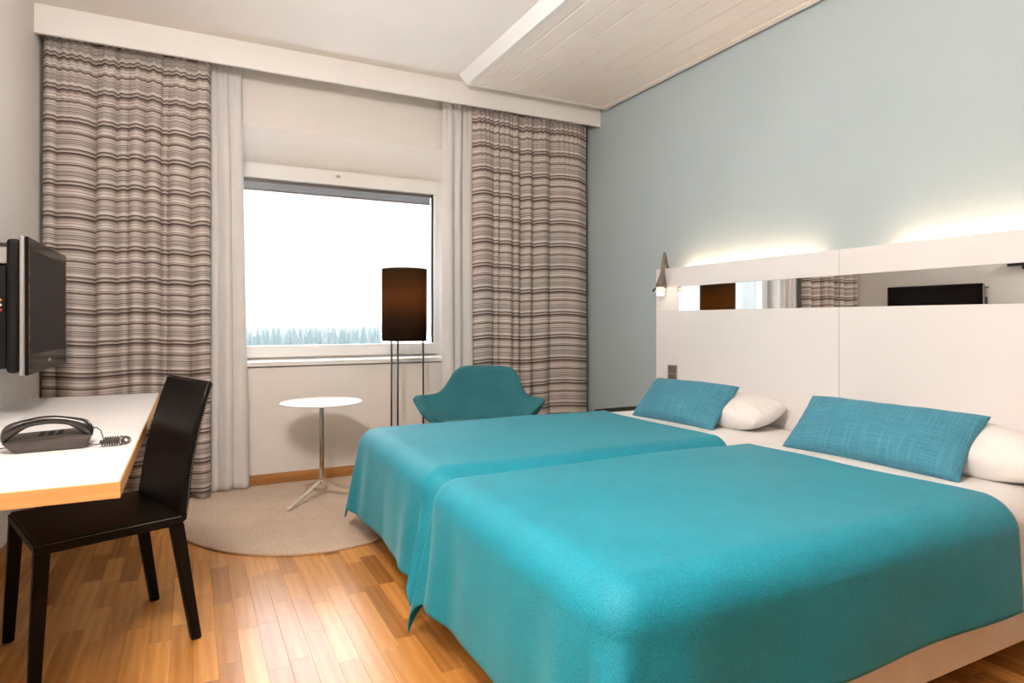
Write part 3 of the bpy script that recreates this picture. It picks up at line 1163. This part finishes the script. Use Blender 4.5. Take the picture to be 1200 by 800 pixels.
# backrest, leaning back
bt, lean = 0.030, 0.098
bm = bmesh.new()
hexa(bm, [cp(0.012, 0, CZ - 0.03), cp(0.012, CW, CZ - 0.03), cp(0.012 - bt, CW, CZ - 0.03), cp(0.012 - bt, 0, CZ - 0.03)],
     [cp(-lean, 0.018, 0.925), cp(-lean, CW - 0.018, 0.925), cp(-lean - 0.022, CW - 0.018, 0.925), cp(-lean - 0.022, 0.018, 0.925)])
bmesh.ops.subdivide_edges(bm, edges=[e for e in bm.edges if abs(e.verts[0].co.z - e.verts[1].co.z) > 0.2], cuts=6)
for v in bm.verts:      # slight curve of the back
    q = (v.co.z - CZ) / (0.925 - CZ)
    if 0 < q < 1:
        o_ = fw * (0.016 * math.sin(PI * q))
        v.co += o_
bmesh.ops.bevel(bm, geom=[e for e in bm.edges if e.calc_face_angle(0) > 0.6], offset=0.007, segments=3, affect='EDGES')
back = bm_obj('backrest', bm, M['leather'], ch, smooth=True)
sharp(back, 50)


def leg(f0, s0, f1, s1, w0=0.021, w1=0.0165):
    bm = bmesh.new()
    top = [cp(f0 - w0, s0 - w0, CZ - 0.03), cp(f0 + w0, s0 - w0, CZ - 0.03), cp(f0 + w0, s0 + w0, CZ - 0.03), cp(f0 - w0, s0 + w0, CZ - 0.03)]
    bot = [cp(f1 - w1, s1 - w1, 0.0), cp(f1 + w1, s1 - w1, 0.0), cp(f1 + w1, s1 + w1, 0.0), cp(f1 - w1, s1 + w1, 0.0)]
    hexa(bm, bot, top)
    bmesh.ops.bevel(bm, geom=bm.edges[:], offset=0.004, segments=2, affect='EDGES')
    o = bm_obj('leg', bm, M['leather'], ch, smooth=True)
    sharp(o, 40)


leg(0.012, 0.022, -0.052, 0.012)
leg(0.012, CW - 0.022, -0.052, CW - 0.012)
leg(CD - 0.022, 0.018, CD + 0.0, 0.008)
leg(CD - 0.022, CW - 0.018, CD + 0.0, CW - 0.008)


def stitches(name, pts, parent, step=0.0085):
    bm = bmesh.new()
    for a, b in zip(pts, pts[1:]):
        a, b = Vector(a), Vector(b)
        n = max(1, int((b - a).length / step))
        for i in range(n):
            p0 = a.lerp(b, (i + 0.15) / n)
            p1 = a.lerp(b, (i + 0.75) / n)
            add_tube(bm, [p0, p1], 0.0009, 4)
    return bm_obj(name, bm, M['stitch'], parent)


def back_edge(s, off):
    out = []
    for i in range(9):
        q = i / 8
        z = CZ + (0.92 - CZ) * q
        f = 0.012 + (-lean - 0.012) * ((z - CZ + 0.03) / (0.925 - CZ + 0.03)) + 0.016 * math.sin(PI * q) * (0 < q < 1)
        th_ = bt + (0.022 - bt) * q
        ss = s + (0.018 * q if s < 0.2 else -0.018 * q)
        out.append(cp(f - th_ * off, ss, z))
    return out


stitches('back_seam', back_edge(-0.0008, 0.72), back)
stitches('top_seam', [cp(-lean - 0.016, 0.02, 0.9256), cp(-lean - 0.016, CW - 0.02, 0.9256)], back)
stitches('seat_seam', [cp(0.0, -0.0008, CZ - 0.006), cp(CD, -0.0058, CZ - 0.006)], seat)

# television on its wall arm
tv = empty('television', (-0.66, 3.63, 1.21))
tag(tv, 'flat black television with silver rim on a wall arm over the desk', 'television')
bm = bmesh.new()
TVX, TY0, TY1, TZ0, TZ1 = -0.592, 3.19, 4.075, 0.925, 1.497


def tbox(name, x0, x1, y0, y1, z0, z1, mat, parent=None, bevel=0.002, seg=2):
    return box(name, x0 + 0.66, x1 + 0.66, y0 - 3.63, y1 - 3.63, z0 - 1.21, z1 - 1.21, mat, tv if parent is None else parent, bevel, seg)


tbox('back_shell', -0.668, -0.622, TY0 + 0.012, TY1 - 0.012, TZ0 + 0.012, TZ1 - 0.012, M['black_plastic'], bevel=0.015, seg=3)
tbox('silver_rim', -0.622, -0.604, TY0, TY1, TZ0, TZ1, M['silver'], bevel=0.006, seg=3)
bz = tbox('bezel', -0.604, TVX, TY0 + 0.002, TY1 - 0.002, TZ0 + 0.002, TZ1 - 0.002, M['gloss_black'], bevel=0.004)
tbox('screen', TVX - 0.002, TVX + 0.0006, TY0 + 0.045, TY1 - 0.045, TZ0 + 0.085, TZ1 - 0.050, M['screen'], bevel=0)
tbox('maker_badge', TVX - 0.001, TVX + 0.0012, 3.60, 3.655, TZ0 + 0.038, TZ0 + 0.052, M['silver'], bevel=0)
tbox('electronics_hump', -0.735, -0.668, 3.30, 3.96, 0.965, 1.41, M['black_plastic'], bevel=0.012, seg=3)
wb = empty('television_bracket', (-0.77, 3.60, 1.21))
tag(wb, 'black steel wall arm with socket panel carrying the television', 'bracket')


def abox(name, x0, x1, y0, y1, z0, z1, mat, parent=None, bevel=0.002):
    return box(name, x0 + 0.77, x1 + 0.77, y0 - 3.60, y1 - 3.60, z0 - 1.21, z1 - 1.21, mat, wb if parent is None else parent, bevel)


abox('wall_plate', XL + 0.001, -0.762, 3.45, 3.80, 0.98, 1.42, M['black_metal'])
abox('arm', -0.762, -0.736, 3.56, 3.66, 1.12, 1.28, M['black_metal'])
abox('hook_rail', -0.762, -0.66, 3.235, 3.262, 1.385, 1.455, M['silver'])
abox('hook_cap', -0.765, -0.655, 3.225, 3.272, 1.455, 1.468, M['black_metal'])
sk = abox('socket_panel', -0.745, -0.672, 3.225, 3.29, 0.955, 1.375, M['black_plastic'])
for z, mt in ((1.235, 'yellow_plug'), (1.215, 'white_plastic'), (1.195, 'red_plug')):
    tube('cinch_socket', [(-0.690 + 0.77, 3.225 - 3.60, z - 1.21), (-0.690 + 0.77, 3.217 - 3.60, z - 1.21)], 0.006, M[mt], sk, 12)
tube('cinch_socket', [(-0.700 + 0.77, 3.225 - 3.60, 1.14 - 1.21), (-0.700 + 0.77, 3.217 - 3.60, 1.14 - 1.21)], 0.005, M['white_plastic'], sk, 12)

# dark wall shelf on the desk wall (seen in the mirror)
ws = empty('wall_shelf', (XL, 2.55, 1.66))
tag(ws, 'narrow dark wooden ledge on the desk wall, reflected in the headboard mirror', 'shelf')
box('shelf_board', 0.001, 0.05, -0.52, 0.52, -0.018, 0.018, M['dark_wood'], ws, 0.002)
for yy in (-0.4, 0.4):
    box('shelf_bracket', 0.001, 0.04, yy - 0.01, yy + 0.01, -0.05, -0.018, M['black_metal'], ws, 0.001)

# ================================================================== RUG, TABLE, LAMP, ARMCHAIR
# rug
nr, nth = 22, 220
rc = (0.63, 4.24)
ra, rb = 0.755, 1.02
verts, faces = [], []
rsd = np.random.RandomState(3)
rads = [0.0] + [i / (nr - 3) for i in range(1, nr - 2)] + [1.008, 1.004]
zs = []
P = np.zeros((nth, len(rads), 3))
for k, q in enumerate(rads):
    for i in range(nth):
        a = 2 * PI * i / nth
        x = rc[0] + ra * q * math.cos(a)
        y = rc[1] + rb * q * math.sin(a)
        edge = max(0.0, (q - 0.94) / 0.06)
        z = 0.022 - 0.008 * min(1, edge) ** 2
        if k == len(rads) - 2:
            z = 0.008
        if k == len(rads) - 1:
            z = 0.001
        if 0.02 < q <= 1.0:
            z += rsd.uniform(-0.0012, 0.0012)
            x += rsd.uniform(-0.002, 0.002)
        if y > 4.66:
            y = 4.66
        P[i, k] = (x, y, z)
me = grid_mesh('round_rug', P, closed_u=True)
rug = new_mesh_obj('round_rug', me, M['rug'], smooth=True)
tag(rug, 'rounded beige wool rug under the small white table', 'rug')

# small round table
st = empty('side_table', (0.745, 4.165, 0.022))
tag(st, 'small round white table on a chrome tripod foot, on the rug', 'side table')
lathe('table_top', [(0.0005, 0.602), (0.22, 0.602), (0.252, 0.605), (0.256, 0.609), (0.252, 0.613), (0.0005, 0.613)], M['white_board'], st, 64, cap=False)
lathe('top_cap', [(0.0005, 0.613), (0.020, 0.613), (0.020, 0.6145), (0.0005, 0.6145)], M['silver'], st, 24, cap=False)
lathe('pole', [(0.0005, 0.085), (0.015, 0.085), (0.015, 0.59), (0.045, 0.597), (0.06, 0.602), (0.0005, 0.602)], M['chrome'], st, 28, cap=False)
for ang in (222, 100, 340):
    a = math.radians(ang)
    dx, dy = math.cos(a), math.sin(a)
    nx_, ny_ = -dy, dx
    bm = bmesh.new()
    pts = [(0.004, 0.098, 0.014), (0.30, 0.010, 0.010), (0.318, 0.004, 0.009)]
    bot, top = [], []
    ring0 = None
    prev = None
    for r_, z_, hw in pts:
        ring = [bm.verts.new((dx * r_ + nx_ * s_ * hw, dy * r_ + ny_ * s_ * hw, z_ + dz)) for s_, dz in ((-1, -0.004), (1, -0.004), (1, 0.014 if r_ < 0.1 else 0.006), (-1, 0.014 if r_ < 0.1 else 0.006))]
        if prev:
            for k in range(4):
                bm.faces.new((prev[k], prev[(k + 1) % 4], ring[(k + 1) % 4], ring[k]))
        else:
            bm.faces.new(ring)
        prev = ring
    bm.faces.new(prev)
    bm_obj('foot', bm, M['chrome'] if ang != 100 else M['chrome'], st)
lathe('hub', [(0.0005, 0.075), (0.017, 0.078), (0.019, 0.09), (0.019, 0.112), (0.0005, 0.116)], M['chrome'], st, 24, cap=False)

# floor lamp
LX, LY = 1.380, 4.45
fl = empty('floor_lamp', (LX, LY, 0))
tag(fl, 'floor lamp with dark cylindrical shade on thin black rods by the window', 'lamp')
R_S = 0.161
bm = bmesh.new()
add_lathe(bm, [(R_S, 1.008), (R_S, 1.524)], 64, cap=False)
shd = bm_obj('lamp_shade', bm, M['shade'], fl, smooth=True)
solidify(shd, 0.002, -1)
for z in (1.008, 1.524):
    bm = bmesh.new()
    add_tube(bm, [(R_S * math.cos(2 * PI * k / 64), R_S * math.sin(2 * PI * k / 64), z) for k in range(65)], 0.0022, 6)
    bm_obj('shade_ring', bm, M['black_metal'], shd)
RT = math.atan2(-0.8, -0.6)
right = Vector((0.892, -0.452))
fwd = Vector((0.452, 0.892))
rod_pos = []
for lat, dep in ((-0.097, 0.02), (-0.027, -0.115), (0.128, 0.055)):
    q = right * lat + fwd * dep
    rod_pos.append(q)
    tube('rod', [(q.x * 1.02, q.y * 1.02, 0.0), (q.x, q.y, 1.012)], 0.0066, M['black_metal'], fl, 10)
for za in (1.012,):
    bm = bmesh.new()
    for q in rod_pos:
        add_tube(bm, [(0, 0, za), (q.x, q.y, za)], 0.004, 8)
    bm_obj('shade_carrier', bm, M['black_metal'], fl)
bm = bmesh.new()
add_tube(bm, [(rod_pos[k].x * 1.02, rod_pos[k].y * 1.02, 0.006) for k in (0, 1, 2, 0)], 0.005, 8)
bm_obj('foot_ring', bm, M['black_metal'], fl)
tube('bulb_holder', [(0, 0, 1.01), (0, 0, 1.28)], 0.014, M['black_metal'], fl, 12)
lathe('bulb', [(0.0005, 1.28), (0.018, 1.285), (0.034, 1.33), (0.030, 1.365), (0.0005, 1.385)], M['glow_bulb'], fl, 20, cap=False)

# armchair: one-piece upholstered shell with low wing arms and a higher rounded back
ac = empty('armchair', (1.775, 4.02, 0), math.radians(-36))
tag(ac, 'teal upholstered tub armchair with curved wing arms between bed and striped curtain', 'armchair')


def arm_shell():
    na, nt_ = 73, 22
    P = np.zeros((na, nt_, 3))
    for i in range(na):
        th = -112 + 224 * i / (na - 1)          # 0 = middle of the back (+y)
        ath = abs(th)
        ar = math.radians(th)
        # rim height: broad rounded back, lower arms, dropping at the front
        hump = 1 / (1 + math.exp((ath - 50) / 5.0))
        zr = 0.610 + 0.205 * hump - 0.10 * max(0, (ath - 92) / 20) ** 2
        # rim radius
        rr = 0.35 + 0.125 * math.exp(-((ath - 90) / 24) ** 2)
        for k in range(nt_):
            t = k / (nt_ - 1)
            # seat centre out to the rim
            s_ = t
            rad_ = 0.02 + (rr - 0.02) * (s_ ** 0.62) if s_ < 1 else rr
            z = 0.40 + (zr - 0.40) * (max(0, s_ - 0.30) / 0.70) ** 1.7
            x = rad_ * math.sin(ar)
            y = rad_ * math.cos(ar) * 0.86
            y += 0.07 * hump * max(0, s_ - 0.4) ** 1.5      # back leans backwards
            P[i, k] = (x, y, z)
    return P


P = arm_shell()
me = grid_mesh('shell', P)
sh = new_mesh_obj('shell', me, M['armchair'], ac, smooth=True)
solidify(sh, 0.055, 1)
subsurf(sh, 2)
# seat cushion
bm = bmesh.new()
ring_prev = None
bmv = []
for r_, z_ in ((0.001, 0.43), (0.20, 0.432), (0.255, 0.42), (0.27, 0.395), (0.255, 0.37), (0.2, 0.36), (0.001, 0.36)):
    bmv.append([bm.verts.new((r_ * math.cos(2 * PI * k / 40) * 1.05, -0.06 + r_ * math.sin(2 * PI * k / 40), z_)) for k in range(40)])
for a, b in zip(bmv, bmv[1:]):
    for k in range(40):
        bm.faces.new((a[k], a[(k + 1) % 40], b[(k + 1) % 40], b[k]))
bm_obj('seat_cushion', bm, M['armchair'], ac, smooth=True)
lathe('pedestal', [(0.0005, 0.05), (0.03, 0.05), (0.025, 0.33), (0.09, 0.345), (0.0005, 0.35)], M['chrome'], ac, 24, cap=False)
for k in range(4):
    a = PI / 4 + k * PI / 2
    tube('base_arm', [(0, 0, 0.062), (0.15 * math.cos(a), 0.15 * math.sin(a), 0.045), (0.30 * math.cos(a), 0.30 * math.sin(a), 0.016)],
         [0.02, 0.017, 0.012], M['chrome'], ac, 10)

# opal globe pendant that lights the room, above the picture's upper edge
for gx_, gy_, lab in ((-0.2, 1.0, 'opal globe pendant lamp in the middle of the room'),):
    cl = empty('pendant_lamp', (gx_, gy_, ZC))
    tag(cl, lab, 'lamp')
    zt_ = 0.0 if gx_ < 1.7 else -0.04
    lathe('ceiling_rose', [(0.0005, zt_), (0.06, zt_), (0.05, zt_ - 0.03), (0.0005, zt_ - 0.03)], M['white_gloss'], cl, 24, cap=False)
    tube('rod', [(0, 0, zt_ - 0.03), (0, 0, -0.28)], 0.006, M['brushed'], cl, 10)
    lathe('opal_globe', [(max(0.0005, 0.19 * math.sin(PI * k / 16)), -0.46 - 0.19 * math.cos(PI * k / 16)) for k in range(17)], M['lamp_opal'], cl, 32, cap=False)

# ================================================================== OUTSIDE
GZ = -21.0
n = 60
gx = np.linspace(-600, 1800, n)
gy = np.linspace(15, 3200, n)
G = np.zeros((n, n, 3))
for i in range(n):
    for j in range(n):
        G[i, j] = (gx[i], gy[j], GZ + 1.2 * noise.noise(Vector((gx[i] * 0.01, gy[j] * 0.01, 0.3))))
gm = grid_mesh('snow_field', G)
g = new_mesh_obj('snow_field', gm, M['snow'], smooth=True)
tag(g, 'snow-covered open ground outside the window', 'snow', kind='structure')

# far wooded ridge
n = 90
R_ = np.zeros((n, 3, 3))
for i in range(n):
    x = -400 + 2400 * i / (n - 1)
    hgt = 30 + 6 * noise.noise(Vector((x * 0.004, 0, 5))) + 3 * noise.noise(Vector((x * 0.02, 1, 5)))
    R_[i, 0] = (x, 2500, GZ - 2)
    R_[i, 1] = (x, 2700, GZ + hgt)
    R_[i, 2] = (x, 3100, GZ - 2)
hm = grid_mesh('far_ridge', R_)
hr = new_mesh_obj('far_ridge', hm, M['spruce'], smooth=True)
tag(hr, 'distant wooded ridge on the horizon beyond the window', 'hill', kind='structure')

# spruces
def spruce_mesh(seed):
    rsd = random.Random(seed)
    bm = bmesh.new()
    H = 1.0
    tiers = 7
    for k in range(tiers):
        z0 = 0.10 + 0.80 * k / tiers
        z1 = z0 + 0.30 * (1 - 0.5 * k / tiers)
        r0 = 0.17 * (1 - k / (tiers + 0.6)) * rsd.uniform(0.85, 1.15)
        ring = []
        m_ = 9
        for q in range(m_):
            a = 2 * PI * q / m_ + k
            rr = r0 * rsd.uniform(0.75, 1.15)
            ring.append(bm.verts.new((rr * math.cos(a), rr * math.sin(a), z0 + rsd.uniform(-0.02, 0.02))))
        tp = bm.verts.new((0, 0, min(z1, 1.0)))
        for q in range(m_):
            bm.faces.new((ring[q], ring[(q + 1) % m_], tp))
    me = bpy.data.meshes.new('crown')
    bm.to_mesh(me)
    bm.free()
    me.materials.append(M['spruce'])
    return me


crowns = [spruce_mesh(s) for s in range(4)]
bm = bmesh.new()
add_lathe(bm, [(0.018, 0.0), (0.012, 0.2)], 6)
trunk_me = bpy.data.meshes.new('trunk')
bm.to_mesh(trunk_me)
bm.free()
trunk_me.materials.append(M['bark'])
rt = random.Random(5)


def spruce(x, y, h, label, group):
    e = empty('spruce_tree', (x, y, GZ))
    e.scale = (h, h, h)
    e.rotation_euler = (0, 0, rt.uniform(0, 6))
    tag(e, label, 'tree', group)
    for nm, me in (('crown', rt.choice(crowns)), ('trunk', trunk_me)):
        o = bpy.data.objects.new(nm, me)
        COL.objects.link(o)
        o.parent = e


placed = []


def free_spot(ya, yb_, ua, ub):
    for _ in range(3000):
        y = rt.uniform(ya, yb_)
        u = rt.uniform(ua, ub)
        if all((u * y - px_) ** 2 + (y - py_) ** 2 > 70 for px_, py_ in placed):
            break
    placed.append((u * y, y))
    return y, u


for i in range(190):
    y, u = free_spot(300, 620, 0.03, 0.27)
    spruce(u * y, y, rt.uniform(16.5, 21.0), 'hazy spruce of the wood beyond the window', 'spruces of the near wood')
for i in range(60):
    y, u = free_spot(720, 900, 0.22, 0.42)
    spruce(u * y, y, rt.uniform(15, 19.5), 'faint spruce of the wood beyond the open snow', 'spruces of the far wood')

# the rest of the woods, too far and dense to tell apart
bm = bmesh.new()
for i in range(900):
    y = rt.uniform(640, 1500) if i % 3 else rt.uniform(330, 640)
    u = rt.uniform(-0.55, 1.1)
    if y < 640 and 0.0 < u < 0.30:
        continue
    if y < 910 and 0.2 < u < 0.45:
        continue
    x, h, a0 = u * y, rt.uniform(14, 20), rt.uniform(0, 6)
    for k in range(4):
        z0, z1 = GZ + h * (0.08 + 0.2 * k), GZ + h * (0.55 + 0.15 * k)
        r0 = h * 0.17 * (1 - 0.2 * k)
        ring = [bm.verts.new((x + r0 * math.cos(a0 + q * PI / 3), y + r0 * math.sin(a0 + q * PI / 3), z0)) for q in range(6)]
        tp = bm.verts.new((x, y, z1))
        for q in range(6):
            bm.faces.new((ring[q], ring[(q + 1) % 6], tp))
wd_ = bm_obj('distant_forest', bm, M['spruce'])
tag(wd_, 'dense hazy conifer forest stretching to the horizon outside', 'forest', kind='stuff')

# winter haze over the landscape
hz = box('winter_haze', -700, 1900, 120, 3150, GZ - 4, 60, None)
mh = bpy.data.materials.new('winter_haze')
mh.use_nodes = True
for nd in list(mh.node_tree.nodes):
    mh.node_tree.nodes.remove(nd)
ho = mh.node_tree.nodes.new('ShaderNodeOutputMaterial')
hv = mh.node_tree.nodes.new('ShaderNodeVolumeScatter')
hv.inputs['Color'].default_value = (0.93, 0.97, 1.0, 1)
hv.inputs['Density'].default_value = 0.0005
hv.inputs['Anisotropy'].default_value = 0.0
mh.node_tree.links.new(hv.outputs[0], ho.inputs['Volume'])
hz.data.materials.append(mh)
tag(hz, 'pale winter haze over the distant woods', 'haze', kind='stuff')
